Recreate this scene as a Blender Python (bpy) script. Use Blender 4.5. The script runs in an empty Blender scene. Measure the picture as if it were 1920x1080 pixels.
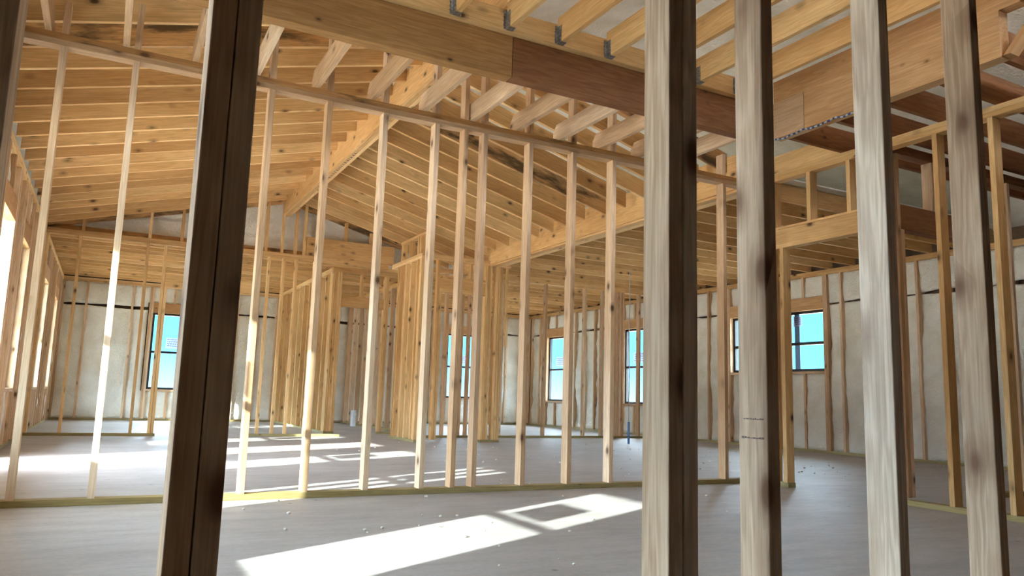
import bpy, bmesh, math, random
from mathutils import Vector, Matrix, noise
random.seed(7)
C = bpy.context.scene.collection
sc = bpy.context.scene

# ------------------------------------------------------------------ materials
def new_mat(name):
    m = bpy.data.materials.new(name); m.use_nodes = True
    nt = m.node_tree; nt.nodes.clear()
    out = nt.nodes.new('ShaderNodeOutputMaterial')
    b = nt.nodes.new('ShaderNodeBsdfPrincipled')
    nt.links.new(b.outputs[0], out.inputs[0])
    return m, nt, b, out

def N(nt, t, **kw):
    n = nt.nodes.new(t)
    for k, v in kw.items():
        if k in n.inputs: n.inputs[k].default_value = v
        else: setattr(n, k, v)
    return n

def ramp(nt, src, stops):
    r = nt.nodes.new('ShaderNodeValToRGB')
    e = r.color_ramp.elements
    while len(e) > 1: e.remove(e[-1])
    e[0].position = stops[0][0]; e[0].color = (*stops[0][1], 1)
    for p, c in stops[1:]:
        x = e.new(p); x.color = (*c, 1)
    nt.links.new(src, r.inputs[0]); return r

def mix(nt, fac, a, b, mode='MIX'):
    m = nt.nodes.new('ShaderNodeMix'); m.data_type = 'RGBA'; m.blend_type = mode
    for i, s in ((0, fac), (6, a), (7, b)):
        if hasattr(s, 'links'): nt.links.new(s, m.inputs[i])
        elif isinstance(s, (int, float)): m.inputs[i].default_value = s
        else: m.inputs[i].default_value = (*s, 1)
    return m.outputs[2]

def wood(name, light, dark, knot=(.10, .045, .018), stain=.0, grain=1.0, rough=.72, knots=.21):
    m, nt, b, out = new_mat(name)
    tc = N(nt, 'ShaderNodeTexCoord'); oi = N(nt, 'ShaderNodeObjectInfo')
    off = N(nt, 'ShaderNodeVectorMath', operation='MULTIPLY')
    comb = N(nt, 'ShaderNodeCombineXYZ')
    for i in range(3): nt.links.new(oi.outputs['Random'], comb.inputs[i])
    nt.links.new(comb.outputs[0], off.inputs[0]); off.inputs[1].default_value = (71, 37, 53)
    add = N(nt, 'ShaderNodeVectorMath', operation='ADD')
    nt.links.new(tc.outputs['Object'], add.inputs[0]); nt.links.new(off.outputs[0], add.inputs[1])
    def mapped(s):
        mp = N(nt, 'ShaderNodeMapping'); mp.inputs['Scale'].default_value = s
        nt.links.new(add.outputs[0], mp.inputs[0]); return mp.outputs[0]
    # warp the grain round the knots
    v = N(nt, 'ShaderNodeTexVoronoi'); v.inputs['Scale'].default_value = 1.0
    nt.links.new(mapped((6.0, 10.5, 10.5)), v.inputs['Vector'])
    n1 = N(nt, 'ShaderNodeTexNoise', Scale=1.0, Detail=3.0, Roughness=.55, Distortion=.35)
    nt.links.new(mapped((.8, 13, 13)), n1.inputs['Vector'])
    wv = N(nt, 'ShaderNodeMath', operation='MULTIPLY_ADD')
    nt.links.new(n1.outputs[0], wv.inputs[0]); wv.inputs[1].default_value = 42.0
    kd = N(nt, 'ShaderNodeMath', operation='MULTIPLY'); nt.links.new(v.outputs['Distance'], kd.inputs[0]); kd.inputs[1].default_value = 5.0
    nt.links.new(kd.outputs[0], wv.inputs[2])
    sn = N(nt, 'ShaderNodeMath', operation='SINE'); nt.links.new(wv.outputs[0], sn.inputs[0])
    rings = N(nt, 'ShaderNodeMapRange'); nt.links.new(sn.outputs[0], rings.inputs[0])
    rings.inputs[1].default_value = -1; rings.inputs[2].default_value = 1
    rings.inputs[3].default_value = 0; rings.inputs[4].default_value = .55 * grain
    fine = N(nt, 'ShaderNodeTexNoise', Scale=1.0, Detail=4.0, Roughness=.7)
    nt.links.new(mapped((4, 150, 150)), fine.inputs['Vector'])
    broad = N(nt, 'ShaderNodeTexNoise', Scale=1.0, Detail=2.0)
    nt.links.new(mapped((.7, 3, 3)), broad.inputs['Vector'])
    c1 = mix(nt, rings.outputs[0], light, dark)
    fr = ramp(nt, fine.outputs[0], [(.3, (.78, .74, .68)), (.7, (1.1, 1.1, 1.1))])
    c2 = mix(nt, 1.0, c1, fr.outputs[0], 'MULTIPLY')
    br = ramp(nt, broad.outputs[0], [(.3, (.83, .76, .66)), (.65, (1.06, 1.06, 1.06))])
    c3 = mix(nt, 1.0, c2, br.outputs[0], 'MULTIPLY')
    # per board tone
    pr = ramp(nt, oi.outputs['Random'], [(0, (.84, .78, .72)), (.25, (1.05, 1.05, 1.05)), (.5, (.95, .88, .80)),
                                         (.75, (1.08, 1.10, 1.12)), (1, (.88, .84, .80))])
    pr.color_ramp.interpolation = 'CONSTANT'
    c4 = mix(nt, 1.0, c3, pr.outputs[0], 'MULTIPLY')
    sc_ = N(nt, 'ShaderNodeSeparateColor'); nt.links.new(v.outputs['Color'], sc_.inputs[0])
    gt = N(nt, 'ShaderNodeMath', operation='GREATER_THAN'); nt.links.new(sc_.outputs[0], gt.inputs[0]); gt.inputs[1].default_value = .80
    kr = ramp(nt, v.outputs['Distance'], [(0, (1, 1, 1)), (knots * .55, (.9, .9, .9)), (knots, (.35, .35, .35)), (knots * 1.9, (0, 0, 0))])
    km = N(nt, 'ShaderNodeMath', operation='MULTIPLY'); nt.links.new(kr.outputs[0], km.inputs[0]); nt.links.new(gt.outputs[0], km.inputs[1])
    c5 = mix(nt, km.outputs[0], c4, knot)
    if stain:
        st = N(nt, 'ShaderNodeTexNoise', Scale=1.0, Detail=5.0, Roughness=.65)
        nt.links.new(mapped((1.2, 6, 6)), st.inputs['Vector'])
        sr = ramp(nt, st.outputs[0], [(.5, (0, 0, 0)), (.62, (stain, stain, stain))])
        c5 = mix(nt, sr.outputs[0], c5, (.06, .045, .03))
    nt.links.new(c5, b.inputs['Base Color'])
    b.inputs['Roughness'].default_value = rough
    b.inputs['Specular IOR Level'].default_value = .25
    bp = N(nt, 'ShaderNodeBump', Strength=.12, Distance=.004)
    nt.links.new(fine.outputs[0], bp.inputs['Height']); nt.links.new(bp.outputs[0], b.inputs['Normal'])
    return m

M = {}
M['stud'] = wood('pine_stud', (.80, .62, .44), (.66, .47, .31))
M['near'] = wood('pine_near', (.84, .70, .57), (.56, .41, .295), knot=(.20, .10, .055), grain=1.15, knots=.30)
M['rafter'] = wood('pine_rafter', (.86, .61, .31), (.72, .46, .21))
M['stained'] = wood('pine_stained', (.72, .46, .22), (.55, .32, .14), stain=.85)
M['lvl'] = wood('beam_timber', (.56, .34, .145), (.42, .225, .085), knot=(.07, .025, .012), knots=.12)
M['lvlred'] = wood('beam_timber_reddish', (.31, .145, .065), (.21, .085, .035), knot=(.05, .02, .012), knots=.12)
M['fir'] = wood('beam_fir', (.64, .41, .215), (.52, .30, .14), knots=.10)
M['plate'] = wood('treated_plate', (.42, .38, .20), (.30, .26, .125), knots=.10)
M['ply'] = wood('sheathing', (.47, .33, .20), (.36, .24, .14), knots=.08)
M['darkply'] = wood('old_sheathing', (.17, .12, .08), (.11, .075, .05), knots=.08)

def foam_mat():
    m, nt, b, out = new_mat('spray_foam')
    tc = N(nt, 'ShaderNodeTexCoord')
    n = N(nt, 'ShaderNodeTexNoise', Scale=26.0, Detail=5.0, Roughness=.6)
    n2 = N(nt, 'ShaderNodeTexNoise', Scale=3.0, Detail=3.0)
    v = N(nt, 'ShaderNodeTexVoronoi', Scale=34.0)
    for k in (n, n2, v): nt.links.new(tc.outputs['Object'], k.inputs['Vector'])
    r = ramp(nt, n2.outputs[0], [(.3, (.76, .74, .64)), (.55, (.87, .86, .78)), (.75, (.92, .92, .86))])
    nt.links.new(r.outputs[0], b.inputs['Base Color'])
    b.inputs['Roughness'].default_value = .85
    ad = N(nt, 'ShaderNodeMath', operation='MULTIPLY_ADD'); nt.links.new(v.outputs['Distance'], ad.inputs[0])
    ad.inputs[1].default_value = .6; nt.links.new(n.outputs[0], ad.inputs[2])
    bp = N(nt, 'ShaderNodeBump', Strength=.45, Distance=.025)
    nt.links.new(ad.outputs[0], bp.inputs['Height']); nt.links.new(bp.outputs[0], b.inputs['Normal'])
    return m
M['foam'] = foam_mat()

def floor_mat():
    m, nt, b, out = new_mat('concrete_slab')
    tc = N(nt, 'ShaderNodeTexCoord')
    n = N(nt, 'ShaderNodeTexNoise', Scale=.9, Detail=6.0, Roughness=.6, Distortion=.4)
    n2 = N(nt, 'ShaderNodeTexNoise', Scale=40.0, Detail=4.0)
    n3 = N(nt, 'ShaderNodeTexNoise', Scale=5.0, Detail=5.0, Roughness=.7)
    mp = N(nt, 'ShaderNodeMapping'); mp.inputs['Scale'].default_value = (.45, 1.6, 1)
    nt.links.new(tc.outputs['Object'], mp.inputs[0])
    nt.links.new(tc.outputs['Object'], n.inputs['Vector']); nt.links.new(tc.outputs['Object'], n2.inputs['Vector'])
    nt.links.new(mp.outputs[0], n3.inputs['Vector'])
    r = ramp(nt, n.outputs[0], [(.3, (.37, .35, .335)), (.7, (.465, .445, .43))])
    r2 = ramp(nt, n3.outputs[0], [(.35, (.86, .85, .84)), (.6, (1.04, 1.04, 1.04))])
    r3 = ramp(nt, n2.outputs[0], [(.3, (.93, .93, .93)), (.7, (1.04, 1.04, 1.04))])
    v = N(nt, 'ShaderNodeTexVoronoi', Scale=3.3); nt.links.new(tc.outputs['Object'], v.inputs['Vector'])
    sp = ramp(nt, v.outputs['Distance'], [(0, (.35, .32, .3)), (.035, (.6, .58, .56)), (.06, (1, 1, 1))])
    c = mix(nt, 1.0, r.outputs[0], r2.outputs[0], 'MULTIPLY')
    c = mix(nt, 1.0, c, r3.outputs[0], 'MULTIPLY'); c = mix(nt, 1.0, c, sp.outputs[0], 'MULTIPLY')
    nt.links.new(c, b.inputs['Base Color'])
    b.inputs['Roughness'].default_value = .55; b.inputs['Specular IOR Level'].default_value = .35
    bp = N(nt, 'ShaderNodeBump', Strength=.08, Distance=.01)
    nt.links.new(n2.outputs[0], bp.inputs['Height']); nt.links.new(bp.outputs[0], b.inputs['Normal'])
    return m
M['floor'] = floor_mat()

def plain(name, col, rough=.6, metal=0., nscale=0, namp=.1):
    m, nt, b, out = new_mat(name)
    b.inputs['Roughness'].default_value = rough; b.inputs['Metallic'].default_value = metal
    tc = N(nt, 'ShaderNodeTexCoord')
    n = N(nt, 'ShaderNodeTexNoise', Scale=float(nscale or 12), Detail=3.0)
    nt.links.new(tc.outputs['Object'], n.inputs['Vector'])
    lo = tuple(c * (1 - namp) for c in col); hi = tuple(min(1, c * (1 + namp)) for c in col)
    r = ramp(nt, n.outputs[0], [(.35, lo), (.65, hi)])
    nt.links.new(r.outputs[0], b.inputs['Base Color'])
    return m
M['black'] = plain('black_frame', (.012, .014, .018), .4)
M['metal'] = plain('galvanized', (.36, .37, .38), .45, .85, 60, .35)
M['pvc'] = plain('white_pvc', (.72, .76, .80), .35)
M['paper'] = plain('grey_sticker', (.33, .36, .42), .7, 0, 9, .2)
nt = M['paper'].node_tree; b_ = [n for n in nt.nodes if n.type == 'BSDF_PRINCIPLED'][0]; o_ = [n for n in nt.nodes if n.type == 'OUTPUT_MATERIAL'][0]
tl_ = N(nt, 'ShaderNodeBsdfTranslucent'); tl_.inputs[0].default_value = (.45, .50, .66, 1)
mx_ = N(nt, 'ShaderNodeMixShader'); mx_.inputs[0].default_value = .5
nt.links.new(b_.outputs[0], mx_.inputs[1]); nt.links.new(tl_.outputs[0], mx_.inputs[2]); nt.links.new(mx_.outputs[0], o_.inputs[0])
M['ink'] = plain('ink', (.06, .07, .12), .8)
M['blue'] = plain('blue_tape', (.10, .22, .50), .5)
M['cord'] = plain('pale_cord', (.45, .45, .47), .6)
M['ground'] = plain('dry_ground', (.42, .34, .26), .95, 0, .6, .2)
M['crumb'] = plain('foam_crumb', (.8, .78, .7), .8)
M['tape'] = plain('house_wrap_strip', (.20, .27, .42), .7)

def rope_mat():
    m, nt, b, out = new_mat('blue_white_rope')
    tc = N(nt, 'ShaderNodeTexCoord')
    w = N(nt, 'ShaderNodeTexWave', Scale=7.0); w.bands_direction = 'Y'
    nt.links.new(tc.outputs['Object'], w.inputs['Vector'])
    r = ramp(nt, w.outputs[0], [(.45, (.03, .07, .22)), (.55, (.55, .55, .55))])
    nt.links.new(r.outputs[0], b.inputs['Base Color']); b.inputs['Roughness'].default_value = .8
    return m
M['rope'] = rope_mat()

def glass_mat():
    m, nt, b, out = new_mat('tinted_glass')
    nt.nodes.remove(b)
    tr = N(nt, 'ShaderNodeBsdfTransparent'); tr.inputs[0].default_value = (.83, .91, .93, 1)
    gl = N(nt, 'ShaderNodeBsdfGlossy'); gl.inputs['Roughness'].default_value = .02
    lw = N(nt, 'ShaderNodeLayerWeight'); pw = N(nt, 'ShaderNodeMath', operation='POWER')
    nt.links.new(lw.outputs['Facing'], pw.inputs[0]); pw.inputs[1].default_value = 5.0
    fr = N(nt, 'ShaderNodeMath', operation='MULTIPLY_ADD'); nt.links.new(pw.outputs[0], fr.inputs[0])
    fr.inputs[1].default_value = .6; fr.inputs[2].default_value = .03
    mx = N(nt, 'ShaderNodeMixShader')
    nt.links.new(fr.outputs[0], mx.inputs[0]); nt.links.new(tr.outputs[0], mx.inputs[1]); nt.links.new(gl.outputs[0], mx.inputs[2])
    nt.links.new(mx.outputs[0], out.inputs[0])
    return m
M['glass'] = glass_mat()

# ------------------------------------------------------------------ mesh helpers
def place(name, verts, faces, xdir, ydir, mat, parent=None, origin=None, bev=0):
    """one mesh object whose local X runs along the board, so the grain follows it"""
    X = Vector(xdir).normalized(); Y = Vector(ydir); Y = (Y - X * Y.dot(X)).normalized(); Z = X.cross(Y)
    R = Matrix((X, Y, Z)).transposed()
    vs = [Vector(v) for v in verts]
    if origin is None:
        o = sum(vs, Vector()) / len(vs); o.z = min(v.z for v in vs)
    else: o = Vector(origin)
    Ri = R.transposed()
    bm = bmesh.new()
    bv = [bm.verts.new(Ri @ (v - o)) for v in vs]
    for f in faces: bm.faces.new([bv[i] for i in f])
    bmesh.ops.recalc_face_normals(bm, faces=bm.faces)
    if bev: bmesh.ops.bevel(bm, geom=list(bm.edges), offset=bev, segments=2, affect='EDGES', profile=.5)
    me = bpy.data.meshes.new(name); bm.to_mesh(me); bm.free()
    me.materials.append(M[mat] if isinstance(mat, str) else mat)
    ob = bpy.data.objects.new(name, me); C.objects.link(ob)
    mw = Matrix.Translation(o) @ R.to_4x4()
    ob.matrix_world = mw
    if parent:
        ob.parent = parent; ob.matrix_parent_inverse = Matrix.Identity(4)
        ob.matrix_basis = (parent.matrix_basis.inverted() @ mw) if parent.parent is None else \
            ((parent.parent.matrix_basis @ parent.matrix_basis).inverted() @ mw)
    return ob

BF = [(0, 1, 3, 2), (4, 6, 7, 5), (0, 4, 5, 1), (2, 3, 7, 6), (0, 2, 6, 4), (1, 5, 7, 3)]
def box(name, x0, x1, y0, y1, z0, z1, mat, parent=None, bev=.0015):
    vs = [(x, y, z) for x in (x0, x1) for y in (y0, y1) for z in (z0, z1)]
    d = (abs(x1 - x0), abs(y1 - y0), abs(z1 - z0)); k = d.index(max(d))
    ax = ((1, 0, 0), (0, 1, 0), (0, 0, 1))
    if min(d) < .012: bev = 0
    return place(name, vs, BF, ax[k], ax[(k + 1) % 3], mat, parent, bev=bev)

def multibox(name, boxes, mat, parent=None):
    """several boxes that are ONE thing (pattern or shell), joined in one mesh"""
    vs, fs = [], []
    for x0, x1, y0, y1, z0, z1 in boxes:
        n = len(vs); vs += [(x, y, z) for x in (x0, x1) for y in (y0, y1) for z in (z0, z1)]
        fs += [tuple(n + i for i in f) for f in BF]
    return place(name, vs, fs, (1, 0, 0), (0, 1, 0), mat, parent)

def sloped(name, xa, za, xb, zb, y0, th, dep, mat, bev=.0015):
    """a rafter: bottom edge from (xa,za) to (xb,zb), plumb cut ends"""
    vs = [(x, y, z) for x, zz in ((xa, za), (xb, zb)) for y in (y0, y0 + th) for z in (zz, zz + dep)]
    return place(name, vs, BF, (xb - xa, 0, zb - za), (0, 1, 0), mat, bev=bev)

def tube(name, pts, r, mat, parent=None, seg=10):
    cu = bpy.data.curves.new(name, 'CURVE'); cu.dimensions = '3D'; cu.bevel_depth = r; cu.bevel_resolution = 3; cu.use_fill_caps = True
    s = cu.splines.new('POLY'); s.points.add(len(pts) - 1)
    for p, q in zip(s.points, pts): p.co = (*q, 1)
    tmp = bpy.data.objects.new(name, cu); C.objects.link(tmp)
    me = bpy.data.meshes.new_from_object(tmp.evaluated_get(bpy.context.evaluated_depsgraph_get()))
    bpy.data.objects.remove(tmp); bpy.data.curves.remove(cu)
    me.name = name; me.materials.clear(); me.materials.append(M[mat])
    for p in me.polygons: p.use_smooth = True
    o = bpy.data.objects.new(name, me); C.objects.link(o)
    if parent: o.parent = parent; o.matrix_basis = parent.matrix_basis.inverted()
    return o

def tag(o, label=None, cat=None, group=None, kind=None):
    if label: o['label'] = label
    if cat: o['category'] = cat
    if group: o['group'] = group
    if kind: o['kind'] = kind
    return o
def struct(o): o['kind'] = 'structure'; return o
ORD = ['first', 'second', 'third', 'fourth', 'fifth', 'sixth', 'seventh', 'eighth', 'ninth', 'tenth', 'eleventh', 'twelfth',
       'thirteenth', 'fourteenth', 'fifteenth', 'sixteenth', 'seventeenth', 'eighteenth', 'nineteenth', 'twentieth', 'twenty-first',
       'twenty-second', 'twenty-third', 'twenty-fourth', 'twenty-fifth', 'twenty-sixth', 'twenty-seventh', 'twenty-eighth',
       'twenty-ninth', 'thirtieth', 'thirty-first', 'thirty-second', 'thirty-third', 'thirty-fourth', 'thirty-fifth',
       'thirty-sixth', 'thirty-seventh', 'thirty-eighth', 'thirty-ninth', 'fortieth', 'forty-first', 'forty-second', 'forty-third', 'forty-fourth', 'forty-fifth', 'forty-sixth', 'forty-seventh', 'forty-eighth', 'forty-ninth', 'fiftieth',
       'fifty-first', 'fifty-second', 'fifty-third', 'fifty-fourth', 'fifty-fifth', 'fifty-sixth', 'fifty-seventh', 'fifty-eighth', 'fifty-ninth', 'sixtieth'] + ['sixty-' + o for o in ('first', 'second', 'third', 'fourth', 'fifth', 'sixth', 'seventh', 'eighth', 'ninth')]

T = .038; D = .089; E6 = .14; PB = 2.69; PT = 2.766     # lumber sizes and plate heights

# ------------------------------------------------------------------ roof shape
XL, XR, YF, YB = -.86, 9.60, 17.04, -1.7
def zroof(x, y):
    return min(2.975 + .25 * (x - XL), 2.975 + .25 * (XR - x), 2.975 + .25 * (YF - y))

# ------------------------------------------------------------------ slab, ground
struct(multibox('floor', [(XL - .16, XR + .16, YB - .16, YF + .16, -.12, 0)], 'floor'))
struct(multibox('ground', [(-300, 300, -300, 300, -.32, -.14)], 'ground'))

# ------------------------------------------------------------------ exterior walls
LW = dict(u='y', inner=XL, out=-1)     # left wall runs along y
FW = dict(u='x', inner=YF, out=1)
RW = dict(u='y', inner=XR, out=1)
BW = dict(u='x', inner=YB, out=-1)
def wbox(W, u0, u1, n0, n1, z0, z1):
    a, b = sorted((W['inner'] + W['out'] * n0, W['inner'] + W['out'] * n1))
    return (a, b, u0, u1, z0, z1) if W['u'] == 'y' else (u0, u1, a, b, z0, z1)

def make_wall(W, name, where, u0, u1, ops, foam=True, gap=True, order='', studs=True):
    """ops: (ua, ub, zs, zh, kind)"""
    # sheathing shell with its holes
    bx = []; cur = u0 - .16
    for ua, ub, zs, zh, k in sorted(ops):
        bx.append(wbox(W, cur, ua, E6, E6 + .02, -.12, 2.97))
        if zs > 0: bx.append(wbox(W, ua, ub, E6, E6 + .02, -.12, zs))
        bx.append(wbox(W, ua, ub, E6, E6 + .02, zh, 2.97)); cur = ub
    bx.append(wbox(W, cur, u1 + .16, E6, E6 + .02, -.12, 2.97))
    struct(multibox(name, bx, 'darkply'))
    if not studs: return
    inop = lambda u, m=0.: any(ua - m < u < ub + m for ua, ub, *_ in ops)
    # plates
    cur = u0; k = 0
    doors = [o for o in sorted(ops) if o[2] <= 0]
    for a, b in zip([u0] + [d[1] for d in doors], [d[0] for d in doors] + [u1]):
        o = box('bottom_plate', *wbox(W, a, b, 0, E6, 0, T), 'plate')
        tag(o, f'treated sill plate on the slab, {order[1][k] if len(doors) else "whole length"} of the {where}', 'sill plate', f'sill plates of the {where}')
        k += 1
    for z, w in ((PB, 'lower'), (PB + T, 'upper')):
        o = box('top_plate', *wbox(W, u0, u1, 0, E6, z, z + T), 'rafter')
        tag(o, f'{w} board of the double top plate along the {where}', 'top plate', f'top plates of the {where}')
    # studs: common, then king/jack, then cripples
    L = []; n = int((u1 - u0) / .406)
    for i in range(n + 1):
        u = u0 + .02 + i * .406
        if not inop(u, .085): L.append((u, T, PB))
    for ua, ub, zs, zh, kk in ops:
        L += [(ua - T / 2 - .001, T, PB), (ub + T / 2 + .001, T, PB), (ua - 1.5 * T - .003, T, PB), (ub + 1.5 * T + .003, T, PB)]
    L.append((u1 - .02, T, PB))
    L.sort()
    L = [l for i, l in enumerate(L) if i == 0 or l[0] - L[i - 1][0] > T * .99]
    rev = W['u'] == 'y'
    for i, (u, a, b) in enumerate(L[::-1] if rev else L):
        o = box('exterior_stud', *wbox(W, u - T / 2, u + T / 2, 0, E6, a, b), 'stud')
        tag(o, f'{ORD[i]} upright stud from the {order[0]} of the foam-filled {where}', 'stud', f'studs of the {where}')
    srt = sorted(ops, reverse=rev)
    for j, (ua, ub, zs, zh, kk) in enumerate(srt):
        op = f'{ORD[j]} {where} opening from the {order[0]}'
        o = box('header', *wbox(W, ua - .001, ub + .001, .0, .075, zh, zh + .20), 'fir')
        tag(o, f'solid timber header over the {op}', 'header', f'window headers of the {where}')
        m = max(2, round((ub - ua) / .38))
        for q in range(1, m):
            u = ua + (ub - ua) * q / m
            o = box('cripple_stud', *wbox(W, u - T / 2, u + T / 2, 0, D, zh + .20, PB), 'stud')
            tag(o, f'{ORD[q-1]} cripple stud above the {op}' if m > 2 else f'cripple stud above the {op}', 'cripple stud', f'cripple studs of the {where}')
            if zs > 0:
                o = box('cripple_stud', *wbox(W, u - T / 2, u + T / 2, 0, E6, T, zs - T), 'stud')
                tag(o, f'{ORD[q-1]+" " if m>2 else ""}cripple stud under the sill of the {op}', 'cripple stud', f'cripple studs of the {where}')
        if zs > 0:
            o = box('window_sill', *wbox(W, ua, ub, 0, E6, zs - T, zs), 'stud')
            tag(o, f'rough timber sill board under the {op}', 'sill', f'rough sills of the {where}')
    if not foam: return
    # spray foam as one lumpy mass, open where windows are, with the long dark joint
    res = .045; nu = int((u1 - u0) / res); nz = int((PB - T) / res)
    bm = bmesh.new(); grid = {}
    seed = {'left wall': 3.1, 'far wall': 11.7, 'right wall': 23.9}.get(where, 5)
    def nn(u):   # distance to the nearest stud
        return min(abs(u - l[0]) for l in L)
    jg = int((2.245 - T) / (PB - T) * nz)
    def thick(u): return .042 + .06 * noise.noise(Vector((u * 1.9, 3, seed))) + .014 * noise.noise(Vector((u * 11, 3, seed)))
    for i in range(nu + 1):
        for j in range(nz + 1):
            u = u0 + (u1 - u0) * i / nu; z = T + (PB - T) * j / nz
            if gap and j in (jg, jg + 1):
                z = 2.245 + .014 * noise.noise(Vector((u * 1.7, 0, seed))) + (-.5 if j == jg else .5) * max(thick(u), .004)
            h = noise.noise(Vector((u * 2.2, z * 1.3, seed))) * .05 + noise.noise(Vector((u * 9, z * 7, seed))) * .022
            du = nn(u); edge = max(0, 1 - du / .075)
            n = .045 - h + edge * .02 * (1 + 2.2 * noise.noise(Vector((u * 3, z * 4, seed + 9))))
            if W['u'] == 'y': p = (XL * 0 + W['inner'] + W['out'] * n, u, z)
            else: p = (u, W['inner'] + W['out'] * n, z)
            grid[i, j] = (p, u, z)
    vv = {}
    def V(i, j):
        if (i, j) not in vv: vv[i, j] = bm.verts.new(grid[i, j][0])
        return vv[i, j]
    for i in range(nu):
        for j in range(nz):
            u = grid[i, j][1] + res / 2; z = grid[i, j][2] + res / 2
            if any(ua - .08 < u < ub + .08 and (zs - T < z < zh + .21) for ua, ub, zs, zh, kk in ops): continue
            if gap and j == jg and thick(u) > .007: continue
            f = bm.faces.new((V(i, j), V(i + 1, j), V(i + 1, j + 1), V(i, j + 1))); f.smooth = True
    bmesh.ops.recalc_face_normals(bm, faces=bm.faces)
    # give it body
    r = bmesh.ops.extrude_face_region(bm, geom=list(bm.faces))
    ax = Vector((W['out'] * .055, 0, 0)) if W['u'] == 'y' else Vector((0, W['out'] * .055, 0))
    bmesh.ops.translate(bm, vec=ax, verts=[g for g in r['geom'] if isinstance(g, bmesh.types.BMVert)])
    me = bpy.data.meshes.new('spray_foam'); bm.to_mesh(me); bm.free(); me.materials.append(M['foam'])
    o = bpy.data.objects.new('spray_foam', me); C.objects.link(o)
    tag(o, f'lumpy cream spray foam filling the bays of the {where} between studs', 'insulation', kind='stuff')

WN = [0]
def window(W, ua, ub, zs, zh, rail, sticker=None, extra=False):
    WN[0] += 1
    f = .042; n0, n1 = .075, .135
    fr = multibox(f'window_{WN[0]}', [wbox(W, ua, ua + f, n0, n1, zs, zh), wbox(W, ub - f, ub, n0, n1, zs, zh),
                                      wbox(W, ua + f, ub - f, n0, n1, zs, zs + f), wbox(W, ua + f, ub - f, n0, n1, zh - f, zh)], 'black')
    struct(fr)
    multibox('meeting_rail', [wbox(W, ua + f, ub - f, n0 + .01, n1 - .01, rail - .022, rail + .022)], 'black', fr)
    for a, b, n in ((zs + f, rail - .022, .095), (rail + .022, zh - f, .112)):
        multibox('window_pane', [wbox(W, ua + f, ub - f, n, n + .004, a, b)], 'glass', fr)
    if sticker:
        a, b, c, d = sticker
        s = multibox('sticker', [wbox(W, a, b, .108, .110, c, d)], 'paper', fr)
        s['label'] = 'grey printed paper label stuck on the pane'
        rng = random.Random(WN[0]); ls = []
        for k in range(4):
            zz = d - (d - c) * (.2 + .2 * k)
            x = a + .03
            while x < b - .05:
                w = rng.uniform(.015, .045); ls.append(wbox(W, x, min(x + w, b - .02), .1065, .1078, zz, zz + .014)); x += w + .012
        multibox('print_lines', ls, 'ink', s)
    if extra:
        multibox('wrap_strip', [wbox(W, ub - f - .16, ub - f - .06, .117, .120, zs + f, zh - f)], 'tape', fr)
    return fr

ZS, ZH, RL = .62, 2.17, 1.375
LOPS = [(1.83, 2.60, ZS, ZH, 'w'), (3.88, 4.65, ZS, ZH, 'w'), (5.97, 6.73, ZS, ZH, 'w'),
        (7.45, 8.32, 0, ZH, 'd'), (9.17, 9.95, ZS, ZH, 'w'), (12.58, 13.35, ZS, ZH, 'w'), (15.15, 15.92, ZS, ZH, 'w')]
make_wall(LW, 'wall_left', 'left wall', YB, YF, LOPS, order=('far corner', ['near stretch', 'far stretch']))
for ua, ub, zs, zh, k in LOPS:
    if k == 'w': window(LW, ua, ub, zs, zh, RL, (ua + .26, ua + .62, 1.43, 1.66))
FOPS = [(.77, 1.54, ZS, ZH, 'w'), (7.30, 8.06, ZS, ZH, 'w')]
make_wall(FW, 'wall_far', 'far wall', XL + .001, XR - .001, FOPS, order=('left', []))
window(FW, .77, 1.54, ZS, ZH, RL, (1.06, 1.40, 1.46, 1.68)); window(FW, 7.30, 8.06, ZS, ZH, RL, (7.62, 7.9, 1.43, 1.66))
ROPS = [(7.98, 8.73, 1.22, ZH, 'w'), (9.19, 9.94, 1.22, ZH, 'w'), (12.32, 13.09, ZS, ZH, 'w'), (15.45, 16.22, ZS, ZH, 'w')]
make_wall(RW, 'wall_right', 'right wall', YB, YF, ROPS, order=('far corner', []))
window(RW, 7.98, 8.73, 1.22, ZH, 1.66, (8.47, 8.65, 1.94, 2.10), True); window(RW, 9.19, 9.94, 1.22, ZH, 1.66)
window(RW, 12.32, 13.09, ZS, ZH, RL, (12.5, 12.85, 1.46, 1.68)); window(RW, 15.45, 16.22, ZS, ZH, RL, (15.6, 15.95, 1.46, 1.68))
make_wall(BW, 'wall_back', 'back wall', XL, XR, [], studs=False)  # unseen wall, pulled in close behind the camera so near stud fronts stay dark

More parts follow.
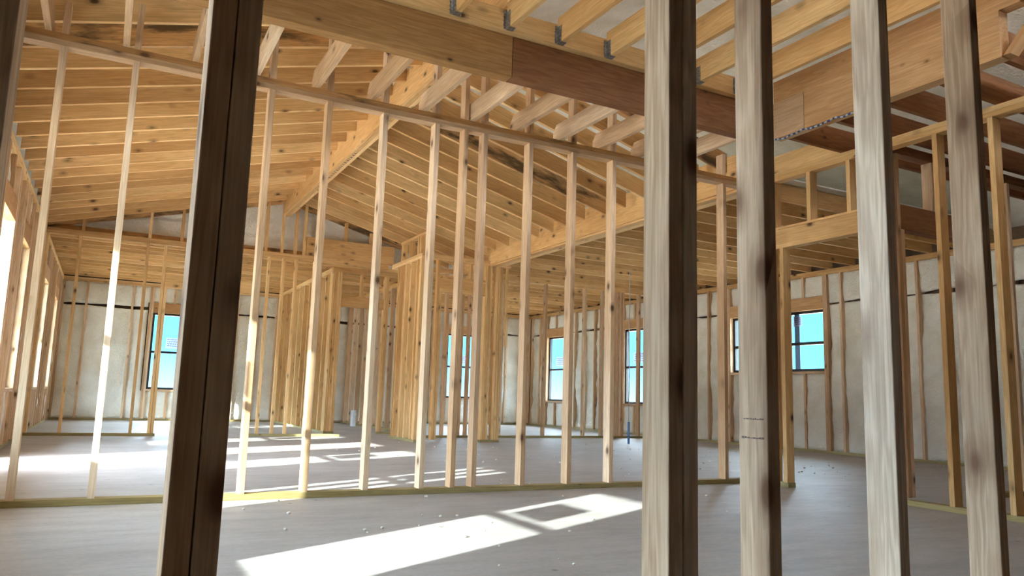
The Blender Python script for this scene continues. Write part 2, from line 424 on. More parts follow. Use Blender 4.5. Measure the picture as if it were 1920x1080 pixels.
# ------------------------------------------------------------------ roof underside with foam
def roof():
    x0, x1, y0, y1 = -2.14, 10.9, YB - .6, 18.3; res = .085
    nx = int((x1 - x0) / res); ny = int((y1 - y0) / res); bm = bmesh.new(); g = []
    for i in range(nx + 1):
        row = []
        for j in range(ny + 1):
            x = x0 + (x1 - x0) * i / nx; y = y0 + (y1 - y0) * j / ny
            z = zroof(x, y); inside = XL < x < XR and y < YF
            h = (noise.noise(Vector((x * 2.6, y * 2.6, 1))) * .03 + noise.noise(Vector((x * 9, y * 9, 4))) * .015) if inside else 0
            row.append(bm.verts.new((x, y, z + .012 + abs(h))))
        g.append(row)
    for i in range(nx):
        for j in range(ny):
            f = bm.faces.new((g[i][j], g[i][j + 1], g[i + 1][j + 1], g[i + 1][j])); f.smooth = True
    r = bmesh.ops.extrude_face_region(bm, geom=list(bm.faces))
    bmesh.ops.translate(bm, vec=(0, 0, .12), verts=[v for v in r['geom'] if isinstance(v, bmesh.types.BMVert)])
    bmesh.ops.recalc_face_normals(bm, faces=bm.faces)
    me = bpy.data.meshes.new('ceiling'); bm.to_mesh(me); bm.free(); me.materials.append(M['foam'])
    o = bpy.data.objects.new('ceiling', me); C.objects.link(o); struct(o)
roof()
struct(multibox('light_blocking_deck', [(XL, XR, YB, 1.37, 2.772, 2.80)], 'darkply'))  # unseen dark deck added above the camera to keep light off the near studs
def gable_foam():
    y0 = 12.02; res = .05; bm = bmesh.new(); g = {}
    xs = [XL + .05 + i * res for i in range(int((5.28 - XL) / res))]
    for i, x in enumerate(xs):
        top = max(PT + .1, 2.79 + .25 * (x - XL) if x < 2.3 else 3.58 - .268 * (x - 2.3)) + .2; bot = PT + .002
        n = 22
        for j in range(n + 1):
            z = bot + (top - bot) * j / n
            fold = max(0, 1 - abs(z - 3.10 - .05 * math.sin(x * 2.1)) / .05) * .05
            h = noise.noise(Vector((x * 3, z * 3, 2))) * .035 + noise.noise(Vector((x * 10, z * 10, 2))) * .015
            g[i, j] = bm.verts.new((x, y0 + .03 + h + fold, z))
    for i in range(len(xs) - 1):
        for j in range(n):
            f = bm.faces.new((g[i, j], g[i + 1, j], g[i + 1, j + 1], g[i, j + 1])); f.smooth = True
    r = bmesh.ops.extrude_face_region(bm, geom=list(bm.faces))
    bmesh.ops.translate(bm, vec=(0, .06, 0), verts=[v for v in r['geom'] if isinstance(v, bmesh.types.BMVert)])
    bmesh.ops.recalc_face_normals(bm, faces=bm.faces)
    me = bpy.data.meshes.new('spray_foam'); bm.to_mesh(me); bm.free(); me.materials.append(M['foam'])
    o = bpy.data.objects.new('spray_foam', me); C.objects.link(o)
    tag(o, 'grey-cream spray foam filling the low triangle behind the far gable studs', 'insulation', kind='stuff')
gable_foam()
struct(box('trim_1', -2.18, -2.14, YB - .6, 18.3, 2.45, 2.68, 'ply'))       # eave fascia

# ------------------------------------------------------------------ near wall the camera looks through
NY = 1.26
near = [(-.236, 'left member of the dark double stud at the far left edge of the view'),
        (-.196, 'right member of the dark double stud at the far left edge of the view'),
        (.1005, 'left half of the dark doubled post near the left of the view'),
        (.1405, 'right half of the dark doubled post near the left of the view'),
        (1.0435, 'pale knotty left half of the doubled post right of the middle'),
        (1.0855, 'dark right half of the doubled post right of the middle'),
        (1.3265, 'grey-faced near stud just right of the doubled middle post'),
        (1.768, 'wide pale near stud with streaky grain, second from the right edge'),
        (2.190, 'pale near stud with large knots, rightmost of the foreground studs')]
for i, (x, lb) in enumerate(near):
    dy = .0
    o = box('foreground_stud', x, x + T, NY, NY + D, T, PB, 'near', bev=.003)
    tag(o, lb, 'stud', 'foreground studs of the near partition')
o = box('bottom_plate', -.7, -.157, NY, NY + D, 0, T, 'plate'); tag(o, 'treated sill plate under the dark double stud at far left, below the view', 'sill plate')
o = box('bottom_plate', .1005, 5.24, NY, NY + D, 0, T, 'plate'); tag(o, 'treated sill plate under the foreground studs, below the view', 'sill plate')
o = multibox('top_plate', [(-.7, 5.24, NY, NY + D, PB, PT)], 'rafter'); tag(o, 'double top plate above the foreground studs, out of view', 'top plate')

# ink stamp on the grey-faced near stud
st = [o for o in C.objects if o.get('label', '').startswith('grey-faced')][0]
rng = random.Random(3); bs = []
for row, zz in enumerate((.655, .612)):
    y = NY + .012
    while y < NY + .075:
        w = rng.uniform(.003, .008); bs.append((1.3255, 1.3264, y, y + w, zz, zz + rng.uniform(.002, .0045))); y += w + .0025
s = multibox('ink_stamp', bs, plain('faded_ink', (.22, .17, .14), .8), st); s['label'] = 'faded lumber grade stamp'

# ------------------------------------------------------------------ partition across the room (wall 2)
W2 = 5.09
xs2 = [-.415, -.02, .39, .805, 1.197, 1.603, 2.004, 2.240, 2.406, 2.808, 3.217, 3.613, 4.02, 4.43, 4.845]
for i, x in enumerate(xs2):
    o = box('partition_stud', x, x + T, W2, W2 + D, T, PB, 'stud', bev=.002)
    tag(o, f'{ORD[i]} stud from the left in the open partition crossing the whole room', 'stud', 'studs of the long partition')
o = box('bottom_plate', XL, 5.25, W2, W2 + D, 0, T, 'plate', bev=.002); tag(o, 'long greenish treated plate on the slab, partly sunlit, under the long partition', 'sill plate')
o = box('top_plate', XL, 5.25, W2, W2 + D, PB, PB + T, 'stud', bev=.002); tag(o, 'lower board of the double plate topping the long partition', 'top plate')
o = box('top_plate', XL, 5.25, W2, W2 + D, PB + T, PT, 'stained', bev=.002); tag(o, 'weathered upper board of the double plate topping the long partition', 'top plate')
def zraft(x): return 2.79 + .25 * (x - XL) if x < 2.3 else 3.58 - .268 * (x - 2.3)
for i, x in enumerate(xs2):
    o = box('gable_stud', x, x + T, W2 + .003, W2 + D - .003, PT, zraft(x) + .07, 'stud')
    tag(o, f'{ORD[i]} short stud from the left, standing on the long partition plate up to the rafters', 'stud', 'short studs above the long partition')

# ------------------------------------------------------------------ ceiling joists behind the beam
BY = 4.22
jx = [-.50, -.085, .315, .70, 1.10, 1.50, 1.90, 2.29, 2.68, 3.08, 3.47, 3.87, 4.25]
for i, x in enumerate(jx):
    # the end over the partition is cut back at an angle at its top corner
    prof = [(BY + .092, PT), (BY + .092, PT + E6), (W2 + .05, PT + E6), (W2 + .095, PT + E6 - .06), (W2 + .095, PT)]
    vs = [(xx, y, z) for xx in (x, x + T) for y, z in prof]
    fs = [(0, 1, 2, 3, 4), (9, 8, 7, 6, 5)] + [(k, (k + 1) % 5, 5 + (k + 1) % 5, 5 + k) for k in range(5)]
    o = place('ceiling_joist', vs, fs, (0, 1, 0), (0, 0, 1), 'stud', bev=.0015)
    tag(o, f'{ORD[i]} short pale joist from the left between the big beam and the long partition', 'joist', 'short joists behind the big beam')

# ------------------------------------------------------------------ big beam and the joists hung on its near side
b1 = box('ceiling_beam', XL, 2.18, BY, BY + .09, PT, 3.05, 'lvl', bev=.002); tag(b1, 'deep brown timber beam crossing the top of the view, left length', 'beam', 'lengths of the big beam')
b2 = box('ceiling_beam', 2.183, 4.5, BY, BY + .09, PT, 3.05, 'lvlred', bev=.002); tag(b2, 'deep reddish brown timber beam crossing the top of the view, right length', 'beam', 'lengths of the big beam')
b3 = box('ledger_board', XL, 3.36, BY - .055, BY + .09, 3.052, 3.195, 'rafter', bev=.002); tag(b3, 'golden ledger board on the big beam, left length, carrying metal hangers', 'beam', 'ledger boards on the big beam')
b4 = box('ledger_board', 3.363, 4.5, BY - .055, BY + .09, 3.052, 3.195, 'rafter', bev=.002); tag(b4, 'golden ledger board on the big beam, right length, meeting the rope-hung beam', 'beam', 'ledger boards on the big beam')
nj = [1.72, 2.10, 2.49, 2.89, 3.29, 3.70, 4.10]
for i, x in enumerate(nj):
    o = box('ceiling_joist', x, x + T, 1.40, BY - .057, 3.055, 3.24, 'rafter', bev=.0015)
    tag(o, f'{ORD[i]} joist from the left hung on the near side of the big beam', 'joist', 'joists hung on the big beam')
    hs = [(x - .003, x, BY - .11, BY - .057, 3.053, 3.17), (x + T, x + T + .003, BY - .11, BY - .057, 3.053, 3.17),
          (x - .003, x + T + .003, BY - .11, BY - .057, 3.050, 3.0535),
          (x - .020, x - .003, BY - .0585, BY - .0555, 3.055, 3.18), (x + T + .003, x + T + .020, BY - .0585, BY - .0555, 3.055, 3.18)]
    for k in range(4):
        z = 3.075 + k * .028
        hs += [(x - .024, x - .014, BY - .066, BY - .058, z, z + .008), (x - .006, x - .003, BY - .095, BY - .085, z, z + .008)]
    h = multibox('joist_hanger', hs, 'metal', o); h['label'] = 'grey galvanized metal hanger'

# ------------------------------------------------------------------ beam toward the camera with the rope (runs along y)
o = box('ceiling_beam', 4.5, 4.59, 2.42, 3.862, PT, 3.06, 'fir', bev=.002); tag(o, 'pale timber beam at upper right with a rope strung along its lower edge', 'beam')
o = box('ceiling_beam', 4.5, 4.59, 3.865, 4.165, PT, 3.06, 'stud', bev=.002); tag(o, 'knotty end block joining the rope-hung beam to the big beam', 'beam')
o = box('upper_beam_board', 4.505, 4.59, 2.30, 4.16, 3.062, 3.24, 'fir', bev=.002); tag(o, 'pale board lying on top of the rope-hung beam', 'beam')
pts = []
for k in range(40):
    t = k / 39; y = 4.17 - t * .85
    pts.append((4.493 + .004 * math.sin(k * 1.3), y, PT - .008 - .012 * math.sin(t * math.pi * 3) ** 2 + .003 * math.sin(k)))
tag(tube('rope', pts, .0065, 'rope'), 'thin blue and white rope along the lower edge of the pale beam', 'rope')
# diagonal strut and dark cross boards where that beam ends
vs = [(x, y, z) for x in (4.50, 4.545) for y, z in ((2.40, 2.78), (2.44, 2.78), (2.16, 3.20), (2.20, 3.22))]
o = place('diagonal_block', [(4.5, 2.41, 2.77), (4.59, 2.41, 2.77), (4.5, 2.37, 2.77), (4.59, 2.37, 2.77), (4.5, 2.16, 3.06), (4.59, 2.16, 3.06), (4.5, 2.12, 3.06), (4.59, 2.12, 3.06)],
          [(0, 1, 3, 2), (4, 6, 7, 5), (0, 4, 5, 1), (2, 3, 7, 6), (0, 2, 6, 4), (1, 5, 7, 3)], (0, -.25, .29), (1, 0, 0), 'fir')
tag(o, 'short diagonal timber brace at the end of the pale rope-hung beam', 'brace')
o = box('cross_board', 4.3, XR, 2.20, 2.238, 3.06, 3.24, 'lvl'); tag(o, 'dark cross board in the upper right corner above the brace', 'joist')

# joists of the right-hand room, along x
rj = [4.10, 3.66, 3.26, 2.86, 2.46, 2.06, 1.66]
for i, y in enumerate(rj):
    x0 = 4.592 if y < 4 else 4.592
    o = box('ceiling_joist', x0, XR + .04, y - T, y, PT, PT + .185, 'lvlred' if i < 6 else 'rafter')  # dark timber colour stands in for shade on faces turned from the windows
    tag(o, f'{ORD[i]} shaded joist from the far side over the right-hand room', 'joist', 'joists over the right-hand room')

# ------------------------------------------------------------------ partition on the right, running toward the camera
RX = 5.20
def rstud(y, lb, x=RX, z0=T, z1=PB): return tag(box('partition_stud', x, x + D, y, y + T, z0, z1, 'rafter' if z0 < 1 else 'stud', bev=.002), lb, 'stud', 'studs of the right partition')
rstud(4.73, 'jamb stud where the long partition ends beside the right doorway', z1=2.07)
rstud(4.862, 'second stud behind the jamb at the end of the long partition')
rstud(3.70, 'near jamb stud of the right doorway, half hidden by a foreground stud')
rstud(3.28, 'golden stud between the two rightmost foreground studs')
rstud(2.88, 'golden stud at the right edge of the view')
rstud(2.47, 'stud of the right partition just outside the right edge of the view')
o = box('bottom_plate', RX, RX + D, 1.36, 3.738, 0, T, 'plate', bev=.002); tag(o, 'treated plate on the slab at lower right, under the right partition', 'sill plate')
o = box('bottom_plate', RX, RX + D, 4.72, 5.18, 0, T, 'plate', bev=.002); tag(o, 'short treated plate stub under the doorway jamb', 'sill plate')
o = box('top_plate', RX, RX + D, 1.36, 5.18, PB, PB + T, 'rafter', bev=.002); tag(o, 'lower board of the plates over the right doorway', 'top plate')
o = box('top_plate', RX, RX + D, 1.36, 5.18, PB + T, PT, 'rafter', bev=.002); tag(o, 'upper board of the plates over the right doorway', 'top plate')
o = box('header', RX + .008, RX + .08, 3.738, 4.86, 2.108, 2.242, 'rafter', bev=.002); tag(o, 'golden header board over the right doorway', 'header')
o = box('header_plate', RX, RX + D, 3.738, 4.86, 2.07, 2.108, 'rafter', bev=.002); tag(o, 'flat board under the header of the right doorway', 'header')
o = box('header_plate', RX, RX + D, 3.738, 4.86, 2.242, 2.262, 'rafter'); tag(o, 'thin flat board on top of the header of the right doorway', 'header')
for y, lb in ((4.82, 'cripple stud at the far end above the right doorway header'), (4.42, 'second cripple stud above the right doorway header, with a dark edge'), (4.02, 'third cripple stud above the right doorway header'), (3.75, 'nearest cripple stud above the right doorway header')):
    tag(box('cripple_stud', RX, RX + D, y, y + T, 2.262, PB, 'rafter'), lb, 'cripple stud', 'cripples over the right doorway')
o = box('rim_board', 5.26, 5.30, 4.12, 5.6, PT, PT + .185, 'rafter', bev=.002); tag(o, 'pale rim board standing on the plates at the end of the long partition', 'rim board')

# hall wall of the right-hand room
HY = 3.715
o = box('header', 5.384, 6.478, HY, HY + D, 2.08, 2.28, 'lvlred'); tag(o, 'dark header over the shaded doorway in the right-hand room', 'header')  # header darkened through its timber colour to look in shade
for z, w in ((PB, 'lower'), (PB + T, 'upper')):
    tag(box('top_plate', 5.29, XR, HY, HY + D, z, z + T, 'lvlred'), f'{w} shaded top plate board of the hall wall in the right-hand room', 'top plate')  # plates take the dark timber too, their shade held in the colour
for x, z0, lb in ((5.345, T, 'end stud of the hall wall against the right partition'), (5.384, -T, 'jamb stud of the shaded doorway in the right-hand room'), (5.80, 2.28, 'cripple above the shaded doorway header'),
                  (6.44, -T, 'dark jamb stud of the hall wall at the right edge'), (6.48, T, 'dark king stud of the hall wall at the right edge'), (6.86, T, 'hall wall stud beyond the right edge of the view')):
    tag(box('cripple_stud' if z0 > 1 else 'partition_stud', x, x + (.062 if z0 > 1 else T), HY, HY + D, abs(z0), 2.08 if z0 < 0 else PB, 'stud'), lb, 'stud', 'studs of the hall wall')
o = box('bottom_plate', 6.44, XR, HY, HY + D, 0, T, 'plate'); tag(o, 'treated plate of the hall wall at the right edge', 'sill plate')

# ------------------------------------------------------------------ vault: rafters, ridge, side beam
ry = [5.22 + .3985 * k for k in range(17)] + [11.93]
rng = random.Random(11)
for i, y in enumerate(ry):
    last = i == len(ry) - 1
    o = sloped('rafter', XL - .0, 2.79, 2.218, zraft(2.218), y, T, .185, 'stained' if last or i == 1 else 'rafter')
    tag(o, f'{ORD[i]} rafter from the camera on the left slope of the vault' if not last else 'weathered end rafter of the left slope against the far gable', 'rafter', 'left slope rafters')
    xe = 5.02 + rng.uniform(-.03, .04)
    o = sloped('rafter', 2.345, zraft(2.345), xe, zraft(xe), y, T, .185, 'stained' if i in (0, 17, 5) else 'rafter')
    tag(o, f'{ORD[i]} rafter from the camera on the right slope of the vault' if not last else 'end rafter of the right slope against the far gable', 'rafter', 'right slope rafters')
for k, (x, w) in enumerate(((2.22, 'left'), (2.262, 'middle'), (2.304, 'right'))):
    o = box('ridge_beam', x, x + .0385, 4.4, 11.90, 3.365, 3.66, 'rafter', bev=.002)
    tag(o, f'{w} ply of the ridge beam running away under the roof peak', 'beam', 'plies of the ridge beam')
    if k == 1: rb = o
# stamped strokes on the underside of the ridge
bs = []; y = 8.2; rng = random.Random(5)
while y < 9.6:
    w = rng.uniform(.02, .07); bs.append((2.266 + rng.uniform(0, .006), 2.296, y, y + w * .4, 3.3635, 3.3648)); y += w + .03
s = multibox('ink_stamp', bs, 'ink', rb); s['label'] = 'blurred dark grade stamp'
o = box('flush_beam', 5.16, 5.248, 5.182, 11.60, PB, 2.93, 'rafter', bev=.002); tag(o, 'long bright beam under the low ends of the right slope rafters', 'beam')
o = box('top_plate', 5.25, 5.34, 5.182, 11.54, PB, PB + T, 'rafter'); tag(o, 'flat board fixed along the long bright beam, edge of the flat ceiling', 'top plate')
o = box('ply_panel', 5.13, 5.155, 5.182, 11.60, PB + .02, 3.05, 'rafter'); tag(o, 'bright plywood strip behind the cut rafter ends', 'panel')

# flat ceiling joists beyond the vault on the right and at the far end
k = 0
y = 5.42
while y < 11.4:
    o = box('ceiling_joist', 5.345, XR + .04, y, y + T, PT, PT + .185, 'lvl' if False else 'rafter')
    tag(o, f'{ORD[k]} joist from the camera over the flat right-hand ceiling', 'joist', 'joists of the flat right ceiling'); y += .398; k += 1
k = 0; y = 12.15
while y < 17.0:
    o = box('ceiling_joist', XL - .04, XR + .04, y, y + T, PT, PT + .185, 'rafter')
    tag(o, f'{ORD[k]} joist from the vault over the low far rooms', 'joist', 'joists over the far rooms'); y += .39; k += 1
# boards laid tight above the joists of the flat ceilings
o = multibox('ceiling_board', [(5.30, XR + .04, 5.3, 17.1, PT + .187, PT + .20)], 'foam'); struct(o)
o = multibox('ceiling_board', [(XL, 5.29, 12.3, 17.1, PT + .187, PT + .20)], 'foam'); struct(o)
# dark rim seen through the gable
o = box('rim_board', XL, 2.6, 11.95, 11.985, PT, PT + .085, 'stained'); tag(o, 'brown rim board lying behind the far gable studs', 'rim board')

# ------------------------------------------------------------------ far partition below the gable (wall 3)
G = 11.80
for z, w in ((PB, 'lower'), (PB + T, 'upper')):
    tag(box('top_plate', XL, 3.95, G, G + D, z, z + T, 'rafter'), f'{w} plate board under the far gable', 'top plate')
o = box('bottom_plate', XL, .70, G, G + D, 0, T, 'plate'); tag(o, 'treated plate of the far partition left of its doorway', 'sill plate')
o = box('bottom_plate', 1.9, 3.3, G, G + D, 0, T, 'plate'); tag(o, 'treated plate of the far partition right of its doorway', 'sill plate')
for x, lb in ((XL + .002, 'wall-side end stud of the far partition'), (-.47, 'lone slender stud of the far partition near the left wall'), (.37, 'stud of the far partition seen left of the far window'),
              (.60, 'left member of the doubled jamb in front of the far window'), (.642, 'right member of the doubled jamb in front of the far window'),
              (1.9, 'far partition jamb hidden behind the dark foreground post'), (2.045, 'first far partition stud right of the dark foreground post'), (2.26, 'notched slender far partition stud'), (2.45, 'pale far partition stud beside the wardrobe posts'), (2.735, 'far partition stud touching the wardrobe posts')):
    tag(box('partition_stud', x, x + T, G, G + D, T, 2.08 if x in (.642, 1.9) else PB, 'rafter'), lb, 'stud', 'studs of the far partition')
o = box('header', .642, 1.938, G, G + D, 2.08, 2.27, 'rafter'); tag(o, 'header of the far partition doorway in front of the far window', 'header')
tag(box('cripple_stud', .90, .90 + T, G, G + D, 2.27, PB, 'rafter'), 'cripple above the far partition header', 'cripple stud')
tag(box('cripple_stud', 1.40, 1.40 + T, G, G + D, 2.27, PB, 'rafter'), 'cripple above the far partition header, behind the dark post', 'cripple stud')
for x, lb in ((-.45, 'leftmost short gable stud, low'), (.38, 'second short gable stud from the left'), (.80, 'third short gable stud from the left'), (1.25, 'gable stud behind the dark foreground post'), (1.98, 'gable stud left of the ridge end'),
              (2.22, 'gable stud under the ridge end'), (2.42, 'gable stud just right of the ridge end'), (2.555, 'tall gable stud at the end of the pale beam')):
    tag(box('gable_stud', x, x + T, G + .02, G + D, PT, zraft(x) + .06, 'rafter'), lb, 'stud', 'studs of the far gable')
for x, lb in ((3.20, 'tapered short stud standing on the pale gable beam'), (3.62, 'short stud pair standing on the pale gable beam, right')):
    tag(box('gable_stud', x, x + .045, G + .02, G + D, 3.065, zraft(x) + .03, 'rafter'), lb, 'stud', 'studs of the far gable')
o = box('gable_beam', 2.60, 4.02, G - .03, G + .06, PT + .002, 3.06, 'rafter'); tag(o, 'pale deep timber beam lying under the far gable, right side', 'beam')

# ------------------------------------------------------------------ wardrobe partition and doorway behind (wall at y 12.6)
K = 12.6
def cl(x, y, lb, along='x', z0=T, z1=PB, name='partition_stud', mat='rafter', g='studs around the middle closets'):
    if along == 'x': o = box(name, x, x + T, y, y + D, z0, z1, mat)
    else: o = box(name, x, x + D, y, y + T, z0, z1, mat)
    return tag(o, lb, 'stud', g)
cl(3.250, K, 'left stud of the wardrobe corner cluster'); cl(3.292, K, 'second stud of the wardrobe corner cluster')
cl(3.334, K, 'third stud of the wardrobe corner cluster'); cl(3.376, K, 'right stud of the wardrobe corner cluster')
n = 0
for y in (12.70, 12.745, 13.05, 13.45, 13.85, 14.25, 14.65, 15.05, 15.45, 15.85, 16.25, 16.65):
    cl(3.25, y, f'{ORD[n]} stud from the camera in the wall receding behind the wardrobe corner', 'y'); n += 1
for z, w in ((PB, 'lower'), (PB + T, 'upper')):
    tag(box('top_plate', 3.25, 3.25 + D, 12.70, 17.03, z, z + T, 'rafter'), f'{w} plate of the wall receding behind the wardrobe corner', 'top plate')
    tag(box('top_plate', 3.25, 4.55 - .001, K, K + D, z, z + T, 'rafter'), f'{w} plate over the middle doorway', 'top plate')
tag(box('bottom_plate', 3.25, 3.25 + D, 12.70, 17.03, 0, T, 'plate'), 'treated plate of the wall receding behind the wardrobe corner', 'sill plate')
tag(box('bottom_plate', 3.25, 3.42, K, K + D, 0, T, 'plate'), 'treated plate stub under the wardrobe corner cluster', 'sill plate')
o = box('header', 3.416, 4.16, K, K + D, 2.11, 2.29, 'rafter'); tag(o, 'orange header over the middle doorway', 'header')
for x, lb in ((3.74, 'cripple over the middle doorway header'),): tag(box('cripple_stud', x, x + T, K, K + D, 2.29, PB, 'rafter'), lb, 'cripple stud')
cl(4.16, K, 'pale jamb stud right of the middle doorway'); cl(4.20, K, 'king stud right of the middle doorway'); cl(4.50, K, 'stud right of the middle doorway')
tag(box('bottom_plate', 4.16, 4.55, K, K + D, 0, T, 'plate'), 'treated plate under the jamb right of the middle doorway', 'sill plate')
n = 0
for y in (12.75, 13.15, 13.55, 13.95, 14.35, 14.75, 15.15, 15.55, 15.95, 16.35, 16.75):
    cl(4.75, y, f'{ORD[n]} stud from the camera in the dark wall receding behind the middle doorway', 'y', mat='stud'); n += 1
tag(box('bottom_plate', 4.75, 4.75 + D, 12.7, 17.03, 0, T, 'plate'), 'treated plate of the dark wall receding behind the middle doorway', 'sill plate')
tag(box('top_plate', 4.75, 4.75 + D, 12.7, 17.03, PB, PT, 'rafter'), 'top plate of the dark wall receding behind the middle doorway', 'top plate')

# ------------------------------------------------------------------ middle closet block (left side face x=4.0, front y=10.45)
F = 10.45
n = 0
for y in (10.455, 10.50, 10.62, 10.88, 11.10, 11.145, 11.36, 11.44):
    cl(4.0, y, f'{ORD[n]} stud from the camera in the side of the middle closet block', 'y', mat='rafter', g='studs of the middle closet block'); n += 1
for z, w in ((PB, 'lower'), (PB + T, 'upper')):
    tag(box('top_plate', 4.0, 4.0 + D, F, 11.79, z, z + T, 'rafter'), f'{w} plate over the side of the middle closet block', 'top plate')
    tag(box('top_plate', 4.09, 5.50, F, F + D, z, z + T, 'rafter'), f'{w} plate over the front of the middle closet block', 'top plate')
tag(box('bottom_plate', 4.0, 4.0 + D, F, 11.55, 0, T, 'plate'), 'treated plate under the side of the middle closet block', 'sill plate')
tag(box('top_plate', 4.0, 4.0 + D, F - .25, 11.4, 3.035, 3.073, 'rafter'), 'small plate high over the middle closet block, touching the rafters', 'top plate')
for k, y in enumerate((10.30, 10.52, 10.62, 10.98, 11.33)):
    tag(box('cripple_stud', 4.0, 4.0 + D, y, y + T, PT if y > F else PT, 3.035, 'rafter'), f'{ORD[k]} tiny stud from the camera above the middle closet block', 'cripple stud', 'tiny studs above the closet block')
cl(4.262, F, 'jamb stud left of the closet doorway', g='studs of the middle closet block'); cl(4.304, F, 'inner jamb stud left of the closet doorway', z1=2.21, g='studs of the middle closet block')
o = box('header', 4.3, 5.06, F, F + D, 2.26, 2.42, 'rafter'); tag(o, 'orange header board over the closet doorway', 'header')
o = box('header_plate', 4.304, 5.06, F, F + D, 2.21, 2.26, 'rafter'); tag(o, 'flat board under the closet doorway header', 'header')
o = box('header_plate', 4.345, 5.06, F, F + D, 2.42, 2.45, 'rafter'); tag(o, 'flat board on top of the closet doorway header', 'header')
for k, x in enumerate((4.55, 4.80)):
    tag(box('cripple_stud', x, x + T, F, F + D, 2.45, PB, 'rafter'), f'{ORD[k]} cripple from the left above the closet doorway header', 'cripple stud', 'cripples above the closet doorway')
for k, x in enumerate((5.06, 5.10, 5.142, 5.24, 5.282, 5.324)):
    cl(x, F, f'{ORD[k]} stud from the left in the post cluster right of the closet doorway', g='studs of the middle closet block')
tag(box('bottom_plate', 5.06, 5.38, F, F + D, 0, T, 'plate'), 'treated plate under the post cluster right of the closet doorway', 'sill plate')
o = box('hanging_offcut', 5.42, 5.458, F + .01, F + .03, 1.45, PB, 'rafter'); tag(o, 'thin vertical batten hanging beside the closet post cluster', 'batten')

# ------------------------------------------------------------------ thin partition beyond (wall 4)
Q = 11.55
for z, w in ((PB, 'lower'), (PB + T, 'upper')):
    tag(box('top_plate', 4.60, XR, Q, Q + D, z, z + T, 'rafter'), f'{w} plate of the thin partition in front of the right windows', 'top plate')
tag(box('bottom_plate', 4.60, XR, Q, Q + D, 0, T, 'plate'), 'treated plate of the thin partition in front of the right windows', 'sill plate')
for k, x in enumerate((4.89, 5.18, 5.31, 5.93, 6.79, 7.62, 8.01, 8.32, 8.40, 8.47, 8.85)):
    tag(box('partition_stud', x, x + T, Q, Q + D, T, PB, 'stud'), f'{ORD[k]} stud from the left in the thin partition before the right windows', 'stud', 'studs of the thin partition')

# ------------------------------------------------------------------ small things
def cyl(name, x, y, z0, z1, r, mat, parent=None):
    n = 20; vs = []; fs = []
    for z, rr in ((z0, r), (z1, r), (z1, r * .86), (z1 - .05, r * .86)):
        vs += [(x + rr * math.cos(a * 2 * math.pi / n), y + rr * math.sin(a * 2 * math.pi / n), z) for a in range(n)]
    for l in range(3):
        fs += [(l * n + a, l * n + (a + 1) % n, (l + 1) * n + (a + 1) % n, (l + 1) * n + a) for a in range(n)]
    fs += [tuple(range(n))[::-1], tuple(range(3 * n, 4 * n))]
    return place(name, vs, fs, (1, 0, 0), (0, 1, 0), mat, parent)
p = cyl('drain_pipe', 4.57, 15.4, 0, .32, .055, 'pvc'); tag(p, 'short white plastic drain pipe stub rising from the slab in the far room', 'pipe')
col = cyl('pipe_collar', 4.57, 15.4, .22, .27, .061, 'pvc', p)

pts = [(7.28, 9.75, 2.77), (7.285, 9.75, 2.2), (7.275, 9.752, 1.7), (7.287, 9.75, 1.1), (7.28, 9.75, .60), (7.282, 9.75, .36)]
c = tube('dangling_string', pts, .007, 'cord'); tag(c, 'thin cord hanging from the ceiling before the right window, blue at its end', 'cord')
b = multibox('cord_end', [(7.262, 7.302, 9.745, 9.752, .02, .36)], 'blue', c); b['label'] = 'blue plastic end strip'

rng = random.Random(21); bm = bmesh.new()
def crumb(x, y, s):
    m = Matrix.Translation((x, y, s * .4)) @ Matrix.Rotation(rng.uniform(0, 6), 4, 'Z') @ Matrix.Diagonal((s, s * rng.uniform(.5, 1), s * .6, 1))
    bmesh.ops.create_icosphere(bm, subdivisions=1, radius=.8, matrix=m)
for _ in range(230):
    r = rng.random()
    if r < .45: x, y = rng.uniform(2.5, 8.8), rng.uniform(5.3, 11)
    elif r < .8: x, y = rng.uniform(5.5, 9.4), rng.uniform(4.6, 9)
    else: x, y = rng.uniform(0, 5), rng.uniform(2.6, 5)
    crumb(x, y, rng.uniform(.006, .019))
me = bpy.data.meshes.new('foam_crumbs'); bm.to_mesh(me); bm.free(); me.materials.append(M['crumb'])
o = bpy.data.objects.new('foam_crumbs', me); C.objects.link(o)
tag(o, 'tiny white foam crumbs scattered over the concrete slab', 'debris', kind='stuff')

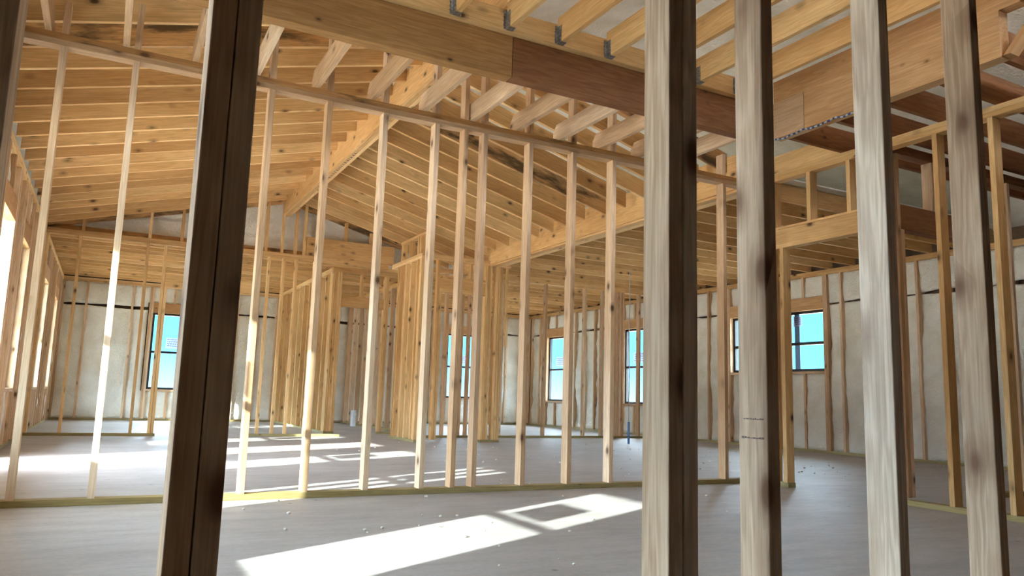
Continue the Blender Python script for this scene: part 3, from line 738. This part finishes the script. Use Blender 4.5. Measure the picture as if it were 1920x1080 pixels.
# ------------------------------------------------------------------ camera
cd = bpy.data.cameras.new('camera'); cam = bpy.data.objects.new('camera', cd); C.objects.link(cam); sc.camera = cam
yaw, pit, rol = 4.86235284e-01, 1.42045486e-01, -3.07530181e-02
fwd = Vector((math.sin(yaw) * math.cos(pit), math.cos(yaw) * math.cos(pit), math.sin(pit)))
rt = Vector((math.cos(yaw), -math.sin(yaw), 0)); dn = fwd.cross(rt)
c, s = math.cos(rol), math.sin(rol)
R0 = c * rt + s * dn; D0 = -s * rt + c * dn
cam.matrix_world = Matrix.Translation((0, 0, .69)) @ Matrix((R0, -D0, -fwd)).transposed().to_4x4()
cd.sensor_width = 36; cd.lens = 1426.1 / 1920 * 36; cd.clip_start = .05; cd.clip_end = 1000

# ------------------------------------------------------------------ light
sd = bpy.data.lights.new('sun', 'SUN'); sun = bpy.data.objects.new('sun', sd); C.objects.link(sun)
dirv = Vector((2.24, 2.24 * .53, -1)).normalized()
sun.rotation_euler = dirv.to_track_quat('-Z', 'Y').to_euler()
sd.energy = 22; sd.angle = math.radians(.6); sd.color = (1, .93, .84)
w = bpy.data.worlds.new('sky'); sc.world = w; w.use_nodes = True; nt = w.node_tree; nt.nodes.clear()
wo = N(nt, 'ShaderNodeOutputWorld'); bg = N(nt, 'ShaderNodeBackground'); tc = N(nt, 'ShaderNodeTexCoord')
sep = N(nt, 'ShaderNodeSeparateXYZ'); nt.links.new(tc.outputs['Generated'], sep.inputs[0])
r = ramp(nt, sep.outputs[2], [(0, (.026, .046, .068)), (.05, (.0105, .040, .072)), (.13, (.009, .038, .072)), (.19, (.78, .87, 1.0)), (1, (.80, .87, 1.0))])
nt.links.new(r.outputs[0], bg.inputs[0]); bg.inputs[1].default_value = 38.0
nt.links.new(bg.outputs[0], wo.inputs[0])

sc.view_settings.view_transform = 'Standard'; sc.view_settings.look = 'None'; sc.view_settings.gamma = 1
sc.view_settings.use_curve_mapping = False
sc.view_settings.exposure = .48
sc.cycles.use_adaptive_sampling = True; sc.cycles.adaptive_threshold = .02
sc.cycles.max_bounces = 12; sc.cycles.diffuse_bounces = 7; sc.cycles.transparent_max_bounces = 24
sc.cycles.sample_clamp_indirect = 30
